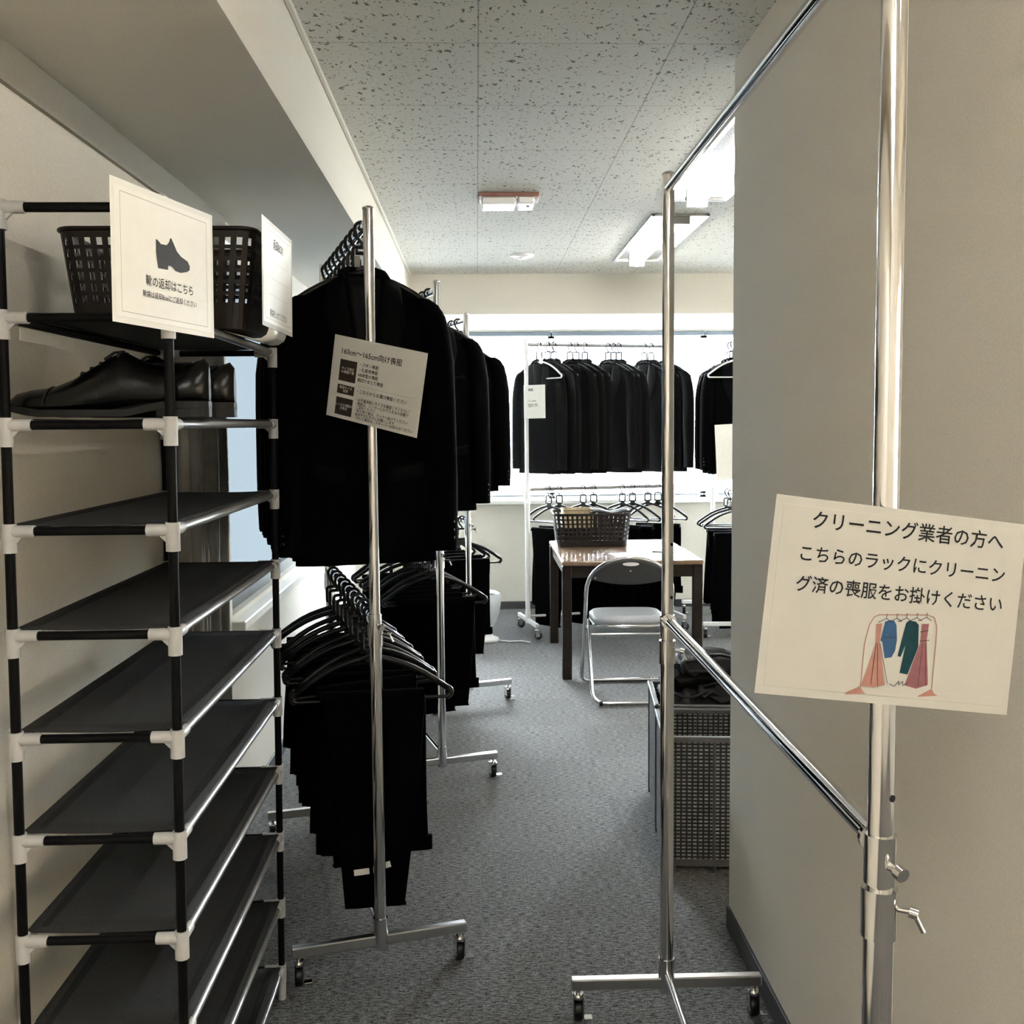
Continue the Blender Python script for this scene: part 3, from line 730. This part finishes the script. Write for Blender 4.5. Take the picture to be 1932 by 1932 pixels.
ORD = ['first', 'second', 'third', 'fourth', 'fifth', 'sixth', 'seventh', 'eighth', 'ninth', 'tenth', 'eleventh', 'twelfth', 'thirteenth']
def hang(key, items, kind, low, proto_list, yaws, scale_y=1., end='front', offs=None, zs=None):
    P, a, L, H, lo, ph = RACKS[key]
    for i, s in enumerate(items):
        p = on_rail(key, s, low)+Vector((0, 0, .0025-DROP))
        yw = yaws[i % len(yaws)]; rz = (radians(yw) if key == 'r4' else a+radians(yw))
        where = '%s from %s of %s' % (ORD[i], 'left post' if key == 'r4' else 'front post', ph)
        lvl = 'lower rail' if low else 'top rail'
        hb_ = dup(HB, p, (0, 0, rz), 'black hanger, %s, %s' % (where, lvl), 'black hangers on the %s of the %s' % (lvl, ph))
        if key == 'r1' and i == 0 and not low: MB().rbox(-.022, -.007, -.0075, -.0062, -.078, -.048, .0004).build('size_tag', PAPER_DIM, hb_)
        q = proto_list[min(i, len(proto_list)-1)] if not low else proto_list[i % len(proto_list)]
        if q is None: continue
        nm = 'jacket' if not low else 'folded trousers'
        sc = (1.1 if key == 'r3' and not low else 1, scale_y, zs[i % len(zs)] if zs else 1)
        dup(q, p, (0, 0, rz), 'black suit %s, %s' % (nm, where), 'black suit %s on the %s' % (nm, ph), sc)
hang('r1', [.115+.097*i for i in range(9)], 'jacket', False, [JF, JS], [0, -5, 4, -3, 5, -4, 2, -5, 3])
hang('r2', [.13+.10*i for i in range(8)], 'jacket', False, [JF, JS], [-2, 3, -4, 5, -3, 2])
hang('r3', [.13+.105*i for i in range(7)], 'jacket', False, [JF, JS], [-12, -4, 3, -5, 4])
Lr4 = []
for px in (1018, 1034, 1046, 1076, 1088, 1104, 1148, 1158, 1168, 1216, 1229, 1256):
    k_ = (px-900)/1932; Lr4.append((k_*7.25-.352)/(.974-.225*k_))
hang('r4', Lr4, 'jacket', False, [J4], [-44, -40, -46, -42, -38, -45, -41, -44, -39], .5)
hang('r5', [.10, .2, .3], 'jacket', False, [JF, JS], [4, -2, 3])
hang('r1', [.075, .19, .30, .40, .50, .60, .70, .80, .89], 'trousers', True, [TB, TA, TC_, TA, TA, TC_], [-9, 12, -7, 9, -6, 4, 10, -8, 5])
hang('r2', [.09+.115*i for i in range(8)], 'trousers', True, [TC_, TA, TA, TC_], [-8, 6, -4, 9, -6, 3])
hang('r3', [.10+.13*i for i in range(6)], 'trousers', True, [TA, TC_, TA], [-6, 8, -5, 4])
hang('r4', [.16, .24, .42, .50, .72, .80, .92, 1.0], 'trousers', True, [TA, TC_], [-42, -35, -38, -30, -40, -33, 18, -25], 1., zs=[1.35, 1.3, 1.35])
hang('r5', [.10, .24, .36], 'trousers', True, [TA, TC_, TA], [5, -4, 3], zs=[1.3])
# white hangers that carry the notices
P4 = on_rail('r4', .055)
dup(HWt, P4+Vector((.05, -.015, .0025-DROP)), (0, 0, radians(-52)), 'white plastic hanger holding a notice, left end of the white rack', 'white notice hangers')
P5 = on_rail('r5', .03)
dup(HWt, P5+Vector((-.0, 0, .0025-DROP)), (0, 0, radians(4)), 'white plastic hanger holding a notice, front of rack by partition edge', 'white notice hangers')
for q in protos:
    for k in list(q.children):
        for g in list(k.children): bpy.data.objects.remove(g)
        bpy.data.objects.remove(k)
    bpy.data.objects.remove(q)

# ------------------------------------------------------------------ notices
def lettering(s, size, x, z, par, m=INK, align='CENTER', bold=.011, sx=1., space=1., y=-.0012):
    cu = bpy.data.curves.new('lettering', 'FONT'); cu.body = s; cu.size = size; cu.align_x = align; cu.offset = size*bold; cu.space_line = space
    cu.resolution_u = 2
    o = bpy.data.objects.new('lettering_source', cu); COL.objects.link(o)
    bpy.context.view_layer.update()
    me = bpy.data.meshes.new_from_object(o.evaluated_get(bpy.context.evaluated_depsgraph_get()))
    bpy.data.objects.remove(o); bpy.data.curves.remove(cu)
    me.transform(Matrix(((sx, 0, 0, x), (0, 0, -1, y), (0, 1, 0, z), (0, 0, 0, 1))))
    me.materials.clear(); me.materials.append(m); me.name = 'lettering'
    q = bpy.data.objects.new('lettering', me); COL.objects.link(q); q.parent = par; return q
def frame_lines(par, w_, h_, t=.0005, y=-.0011, m=LINE):
    mb = MB()
    for (a, b, c, d) in ((-w_, w_, h_-t, h_+t), (-w_, w_, -h_-t, -h_+t), (-w_-t, -w_+t, -h_, h_), (w_-t, w_+t, -h_, h_)): mb.poly([(a, c), (b, c), (b, d), (a, d)], y)
    return mb.build('printed_border', m, par, fix=False)
def notice(label, pos, ypr, W, H, name='notice_sign', border=.009, paper=None):
    t = thing(name, label, 'sign', pos, 0, None)
    y_, x_, r_ = [radians(v) for v in ypr]
    t.matrix_world = Matrix.Translation(pos) @ Matrix.Rotation(y_, 4, 'Z') @ Matrix.Rotation(x_, 4, 'X') @ Matrix.Rotation(r_, 4, 'Y')
    s = MB().rbox(-W/2+border, W/2-border, -.0008, .0008, -H/2+border, H/2-border, .0003).build('sheet', paper or PAPER, t)
    MB().rbox(-W/2, W/2, -.0005, .0005, -H/2, H/2, .0002).build('laminate', FILM if paper is None else paper, t)
    return t, s
# big cleaning notice on the near right rack
t, s = notice('large notice about cleaning with clothes drawing on empty chrome rack', (.4582, 1.1045, 1.2952), (7.83, -3.46, 7.74), .303, .216, paper=PAPER_DIM)
lettering('クリーニング業者の方へ', .0212, .008, .0775, s)
lettering('こちらのラックにクリーニン', .0193, .0056, .0408, s)
lettering('グ済の喪服をお掛けください', .0193, .0064, .0078, s)
frame_lines(s, .130, .090)
def stroke(pts, w_, y=-.0013):
    mb = MB()
    for (x0, z0), (x1, z1) in zip(pts, pts[1:]):
        d = Vector((x1-x0, z1-z0)); n = Vector((-d.y, d.x)).normalized()*w_/2
        mb.poly([(x0+n.x, z0+n.y), (x0-n.x, z0-n.y), (x1-n.x, z1-n.y), (x1+n.x, z1+n.y)], y)
    return mb
def K(p):
    out = []
    for x, z in p:
        a, b = (x-1045)*1.46e-4, (z-60)*1.46e-4
        out.append((a*cos(.122)+b*sin(.122), a*sin(.122)-b*cos(.122)))
    return out
def art(m, *polys, y=-.0012, name='drawing'):
    mb = MB()
    for p in polys: mb.poly(K(p), y)
    return mb.build(name, m, s, fix=False)
# drawing traced in its own sheet space (units of a 1932 px wide crop, centre 1150,400)
art(PINK, [(895, 185), (945, 180), (925, 320), (965, 645), (870, 662), (770, 645), (890, 330)])
art(BLUE, [(970, 168), (1010, 158), (1045, 165), (1062, 200), (1065, 310), (1050, 390), (1020, 440), (965, 445), (945, 320), (930, 310)])
art(TEAL, [(1140, 185), (1165, 165), (1220, 175), (1245, 200), (1240, 370), (1150, 575), (1085, 560), (1135, 350), (1095, 440), (1070, 430)])
art(ROSE, [(1270, 195), (1330, 195), (1310, 320), (1320, 660), (1220, 685), (1125, 655), (1255, 340)])
art(PINK, [(650, 690), (760, 650), (790, 690), (810, 705), (640, 705)])
art(PINK, [(1240, 740), (1350, 690), (1370, 728), (1400, 745), (1235, 748)])
mb = stroke(K([(765, 660), (800, 330), (840, 190), (880, 130), (925, 115), (1320, 128), (1375, 150), (1395, 220), (1385, 360), (1350, 690)]), .0011); mb.build('drawing', PINK, s, fix=False)
mb = MB()
for a in ([(895, 260+60), (850, 640)], [(905, 330), (905, 660)], [(925, 330), (985, 640)], [(1275, 340), (1235, 670)], [(1300, 340), (1300, 670)]):
    b = stroke(K(a), .0006, -.0015); mb.add(b.v, b.f)
for hx_ in (980, 1065, 1145, 1230, 1310):
    for a in ([(hx_-70, 172), (hx_, 145), (hx_+40, 172)], [(hx_, 145), (hx_, 118), (hx_+10, 112)]):
        b = stroke(K(a), .0007, -.0015); mb.add(b.v, b.f)
for a in ([(1000, 640), (1040, 660), (1080, 620), (1075, 650), (1110, 625), (1110, 655), (1150, 640)], [(955, 285), (1060, 290)], [(1255, 255), (1325, 245)], [(1250, 325), (1330, 320)]):
    b = stroke(K(a), .0008, -.0015); mb.add(b.v, b.f)
mb.build('drawing_outline', INKG, s, fix=False)

# shoe return notice
t, s = notice('white notice with dark shoe symbol taped to top of shoe rack', (-.5045, 1.7147, 1.7654), (75.5, .54, .29), .303, .216)
frame_lines(s, .128, .090)
SH = [(480, 680), (500, 690), (535, 725), (600, 735), (630, 705), (640, 675), (655, 668), (690, 730), (720, 790), (770, 840), (850, 885), (875, 930), (873, 968), (840, 985), (760, 992), (700, 975), (650, 930), (615, 925), (610, 962), (500, 945), (480, 800)]
mb = MB()
def mapsh(x, z):       # local drawing coordinates
    return ((x-640)*.00026+.010, -(z-830)*.000175+.015+.00002*(x-640)*2)
mb.poly([mapsh(*p) for p in SH], -.0012); mb.build('shoe_symbol', INKG, s, fix=False)
lettering('靴の返却はこちら', .0182, .010, -.041, s, INKG)
lettering('靴袋は返却Boxにご返却ください', .0112, .010, -.060, s, INKG)
# second notice on the basket
t, s = notice('narrow angled white notice on clear stand beside rack basket', (-.4173, 2.2082, 1.8078), (89.1, .87, -.18), .300, .216)
frame_lines(s, .128, .090)
lettering('返却BOX', .024, .0, .058, s, INKG)
lettering('靴袋を入れてください', .017, .0, -.083, s, INKG)
mb = MB()
for i in range(3): mb.poly([(-.10, .03-.035*i), (.10, .03-.035*i), (.10, .0306-.035*i), (-.10, .0306-.035*i)], -.0011)
mb.build('ruled_lines', LINE, s, fix=False)
mb = MB(); pr = [(0.002, -.106), (.002, -.112), (.006, -.122), (.018, -.130), (.034, -.131), (.10, -.113)]
def af(i, j): return (-.085+.17*j, pr[i][0], pr[i][1])
mb.grid(af, len(pr)-1, 1); mb.build('acrylic_foot', FILM, t, solid=.002)

# size notice on the nearest left rack
def size_notice(label, pos, ypr, head, body=True, W=.303, H=.216):
    t, s = notice(label, pos, ypr, W, H, border=.004)
    return t, s
t, s = size_notice('size guide notice with three dark boxes on the nearest left rack', (-.2615, 2.672, 1.603), (-32.9, 2.4, 11.9), None)
lettering('160cm〜165cm向け喪服', .0195, -.125, .063, s, INK, 'LEFT')
mb = MB()
BX = [(-.123, -.066, .048, -.008), (-.123, -.066, -.018, -.042), (-.123, -.066, -.052, -.098)]
for a, b, c, d in BX: mb.poly([(a, d), (b, d), (b, c), (a, c)], -.0011)
mb.build('dark_box', BROWNI, s, fix=False)
lettering('サイズ表示\nの喪服種類', .0088, -.0945, .022, s, WHITEI, y=-.0016)
lettering('着用サイズ\n目安', .0088, -.0945, -.028, s, WHITEI, y=-.0016)
lettering('レンタル喪服の\n注意点', .0084, -.0945, -.074, s, WHITEI, y=-.0016)
lettering('・ズボン喪服\n・礼服用喪服\nAB体型の喪服\n胴回りゆとり喪服', .0108, -.060, .040, s, INK, 'LEFT', space=1.25)
lettering('・こちらからお選び喪服ください', .0112, -.060, -.030, s, INK, 'LEFT')
lettering('・必ず着用前にサイズを確認してください\n・喪服は、ハンガーにかけたままの状態で\n  ご返却ください\n・持ち帰り後は、ラックへ掛けてください\n  返却予定日までにお願いします\n・汚れた場合は、スタッフへお知らせください', .0094, -.060, -.052, s, INK, 'LEFT', space=1.0)
mb = MB(); mb.poly([(-.06, -.0125), (.125, -.0125), (.125, -.0119), (-.06, -.0119)], -.0011); mb.poly([(-.06, -.0435), (.125, -.0435), (.125, -.0429), (-.06, -.0429)], -.0011); mb.build('ruled_lines', LINE, s, fix=False)
t, s = size_notice('upright paper notice on post of the farthest left rack', (-.1178, 5.395, 1.7325), (-5.3, -.2, 1.6), None, W=.212, H=.298)
lettering('向け喪服', .022, .0, .092, s, INK)
lettering('・着用サイズ\n\n・必ずサイズを確認\n  してください\n・ご返却はこちらの\n  ラックへお願いします', .0125, -.05, -.03, s, INK, 'LEFT')
t, s = size_notice('small white notice hung under white hanger on white rack', (.402, 7.125, 1.653), (-31, -.4, -.6), None, W=.167, H=.231)
lettering('喪服', .020, -.03, .075, s, INK)
lettering('・サイズ目安\n\n・着用前に確認\n・返却はラックへ', .012, -.06, .0, s, INKG, 'LEFT')
t, s = size_notice('blank white notice at the jacket beside the partition edge', (1.735, 6.955, 1.298), (2, 0, -3), None, W=.21, H=.38)

# ------------------------------------------------------------------ table and papers
tx0, tx1, ty0, ty1 = .486, 1.315, 5.89, 6.97
t = thing('table', 'brown wooden table with dark legs near the window', 'table', ((tx0+tx1)/2, (ty0+ty1)/2, 0))
hw, hd = (tx1-tx0)/2, (ty1-ty0)/2
MB().rbox(-hw, hw, -hd, hd, .672, .70, .006).build('table_top', WOOD, t)
mb = MB(); mb.rbox(-hw+.02, hw-.02, -hd+.025, -hd+.045, .60, .673, .002); mb.rbox(-hw+.02, hw-.02, hd-.045, hd-.025, .60, .673, .002)
mb.rbox(-hw+.02, -hw+.04, -hd+.03, hd-.03, .60, .673, .002); mb.rbox(hw-.04, hw-.02, -hd+.03, hd-.03, .60, .673, .002); mb.build('apron', WOODD, t)
for sx in (-1, 1):
    for sy in (-1, 1): MB().rbox(sx*(hw-.03)-.027, sx*(hw-.03)+.027, sy*(hd-.035)-.027, sy*(hd-.035)+.027, 0, .672, .004).build('leg', WOODD, t)
def sheet(x, y, rz, w_, h_, lab, z=.7012):
    o = MB().rbox(-w_/2, w_/2, -h_/2, h_/2, 0, .0012, .0003).build('paper_sheet', PAPERW); o.location = (x, y, z); o.rotation_euler = (0, 0, radians(rz)); tag(o, lab, 'paper', 'papers on the table')
sheet(1.10, 6.55, 6, .21, .30, 'white paper sheet lying flat just right of table basket')
sheet(1.15, 6.20, -12, .21, .30, 'white paper sheet lying near the front right table corner')
sheet(.92, 6.12, 10, .20, .26, 'white paper sheet lying in front of the table basket')
o = MB().tube([(-.07, 0, .004), (.05, 0, .004), (.07, 0, .004)], [.004, .004, .001], 8).build('pen', BLACKP); o.location = (1.14, 6.22, .703); o.rotation_euler = (0, 0, radians(-20)); tag(o, 'dark pen lying on the paper at table right', 'pen')
o = MB().grid(lambda i, j: (-.13+.26*i/10, -.10+.2*j/8, .008*sin(i*.9)+.006*cos(j*1.1)), 10, 8).build('folded_cloth', GREYP, None, solid=.012); o.location = (.87, 6.70, .918); tag(o, 'grey folded cloth on top of the table basket', 'cloth')

# ------------------------------------------------------------------ folding chair (seen from behind)
t = thing('folding_chair', 'grey steel folding chair tucked in at the table', 'chair', (.828, 5.62, 0), radians(-1))
def bend(pts, r, n=5):
    P = [Vector(p) for p in pts]; out = [P[0]]
    for a, b, c in zip(P, P[1:], P[2:]):
        d1 = (a-b).normalized(); d2 = (c-b).normalized(); k = min(r, (a-b).length*.49, (c-b).length*.49)
        p, q = b+d1*k, b+d2*k
        for i in range(n+1):
            f = i/n; out.append(p*(1-f)**2+b*2*f*(1-f)+q*f*f)
    return out+[P[-1]]
W2 = .238
back = [(-W2, .22, .012), (-W2, -.06, .50)]
top = [(W2*cos(pi-a)*1.0, -.075-.055*sin(a), .555+.215*sin(a)**.8) for a in [pi*i/16 for i in range(17)]]
MB().tube(bend([(W2-.03, .22, .012), (-W2, .22, .012), (-W2, -.06, .50)], .04)+top+bend([(W2, -.06, .50), (W2, .22, .012), (-W2+.03, .22, .012)], .04), .0112, 10).build('back_frame', CHROME, t)
MB().tube(bend([(-W2+.02, .05, .40), (-W2+.016, -.285, .012), (W2-.016, -.285, .012), (W2-.02, .05, .40)], .075, 8), .0112, 10).build('rear_leg_frame', CHROME, t)
for sx in (-1, 1):
    MB().tube([(sx*(W2-.07), -.285, .012), (sx*(W2-.05), -.285, .012)], .0135, 10).build('foot_cap', BLACKP, t)
def bp_(i, j):
    u = -.93+1.86*i/24; x = u*.226; zt = .562+.204*sqrt(max(0, 1-u**2))**.8; zb = min(zt-.004, .622+.035*u*u)
    f = j/8; z = zb+(zt-zb)*f
    yb = -.075-.055*max(0, (z-.555)/.215)
    return (x, yb-.012+.010*u*u, z)
b = MB().grid(bp_, 24, 8).build('backrest', SHELLP, t, solid=.012)
MB().loft([[(.045*cos(2*pi*k/16), yy, .738+.010*sin(2*pi*k/16)) for k in range(16)] for yy in (-.148, -.139)]).build('hand_grip', WHITEM, b)
for x, z in ((0, .70), (-.19, .66), (.19, .66)): MB().lathe([(.006, 0), (.005, .003)], 10).build('screw', STEEL, b).matrix_local = Matrix.Translation((x, -.128 if x == 0 else -.112, z)) @ Matrix.Rotation(radians(90), 4, 'X')
MB().loft([sup(.205+d, .185+d, z, 40, .45, 0, .03) for d, z in ((-.012, .405), (0, .412), (0, .428), (-.015, .442), (-.06, .448))]).build('seat', VINYL, t)
MB().tube([(x, y+.03, .400) for x, y, z in sup(.2, .18, 0, 40, .45)], .010, 8, closed=True).build('seat_frame', CHROME, t)
MB().tube([(-W2+.02, -.165, .36), (W2-.02, -.165, .36)], .008, 8).build('cross_bar', CHROME, t)

# ------------------------------------------------------------------ storage bins and clothes in them
def bin_(label, loc, rz, W, D, H):
    t = thing('storage_bin', label, 'bin', loc, rz, 'woven storage bins')
    MB().box(0, W, 0, .008, .02, H).build('front_panel', WEAVE, t); MB().box(0, W, D-.008, D, .02, H).build('back_panel', WEAVE, t)
    MB().box(0, .008, 0, D, .02, H).build('side_panel', WEAVE, t); MB().box(W-.008, W, 0, D, .02, H).build('side_panel', WEAVE, t)
    MB().rbox(.004, W-.004, .004, D-.004, .015, .03, .003).build('bottom', GREYP, t)
    mb = MB(); e = .007
    mb.rbox(-e, W+e, -e, .012, H-.012, H+.006, .003); mb.rbox(-e, W+e, D-.012, D+e, H-.012, H+.006, .003); mb.rbox(-e, .012, -e, D+e, H-.012, H+.006, .003); mb.rbox(W-.012, W+e, -e, D+e, H-.012, H+.006, .003); mb.build('rim', mat_rim, t)
    for x in (.0, W*.33, W*.66, W): MB().rbox(x-.005, x+.005, -.004, .004, .0, H-.01, .002).build('seam_strip', GREYP, t)
    MB().rbox(-.004, .004, D-.005, D+.005, 0, H-.01, .002).build('seam_strip', GREYP, t)
    MB().rbox(-.002, W+.002, -.005, .0, .02, .045, .002).build('kick_strip', GREYP, t)
    for x in (.03, W*.33, W*.66, W-.03): MB().rbox(x-.012, x+.012, .005, .03, 0, .02, .003).build('foot', GREYP, t)
    return t
mat_rim = mat('grey_plastic_rim', (.085, .085, .085), .4, var=.1, scale=30, spec=.3)
BINC = mat('black_cloth_sheen', (.007, .007, .0075), .7, var=.3, scale=200, spec=.2)
bin_('open grey woven bin, the nearer of two', (.612, 3.318, 0), radians(-5.5), .50, .34, .455)
bin_('grey woven bin heaped with black clothes, the farther of two', (.652, 3.70, 0), radians(-5.5), .50, .36, .455)
GAR = ['black garment lowest in the clothes bin', 'black garment folded at left of the clothes bin', 'black garment slumped across middle of the clothes bin', 'black garment with folded edges, right of the clothes bin', 'black garment on top of the pile at back of the clothes bin', 'black garment with ruffled edge topping the clothes bin']
for i, (x, y, z, rz, w_, d_) in enumerate([(.93, 3.87, .34, 0, .40, .26), (.85, 3.87, .44, 8, .28, .26), (.98, 3.86, .47, -6, .30, .26), (1.02, 3.90, .53, 10, .24, .22), (.87, 3.92, .52, -9, .30, .20), (.95, 3.90, .565, 4, .36, .20)]):
    rg = random.Random(i)
    ph = [rg.uniform(0, 6) for _ in range(6)]
    rings = []
    for j in range(9):
        f = -1+2*j/8; q = sqrt(max(.04, 1-abs(f)**3))
        rings.append([(a*(w_/2)/1., f*d_/2+.010*sin(k*.8+ph[0]), (b*(.045 if i else .09)*q+.010*sin(k*1.7+j*.8+ph[1])+.008*sin(j*1.9+ph[2]))) for k, (a, b, _) in enumerate(sup(1, 1, 0, 40, .55))])
    o = MB().loft(rings).build('folded_garment', BINC); o.location = (x, y, z); o.rotation_euler = (0, 0, radians(rz-5)); tag(o, GAR[i], 'garment', 'black clothes in the bin')
    mb = MB()
    for k in range(3):
        mb.tube([(-w_*.45+w_*.9*u/10, -d_*.42+k*.03+.008*sin(u+k+ph[3]), (.045 if i else .08)*.9-.012*k+.012*sin(u*.9+ph[4]+k)) for u in range(11)], .006, 6)
    mb.build('folded_edge', BINC, o)

# ------------------------------------------------------------------ white appliance on the floor
t = thing('humidifier', 'white rounded appliance with dark top on floor by back wall', 'appliance', (.052, 7.02, 0))
MB().lathe([(.082, 0), (.088, .008), (.084, .022), (.05, .034), (.040, .06), (.045, .10)], 28).build('base', WHITEM, t)
MB().lathe([(.045, .095), (.070, .14), (.092, .20), (.102, .27), (.100, .325), (.094, .335)], 28).build('tank', PALE, t)
MB().lathe([(.093, .332), (.075, .347), (.02, .352)], 28).build('cap', GREYP, t)
MB().tube([(.08, -.02, .008), (.16, -.05, .005), (.24, -.04, .005), (.30, -.09, .005)], .004, 6).build('cord', WHITEM, t)
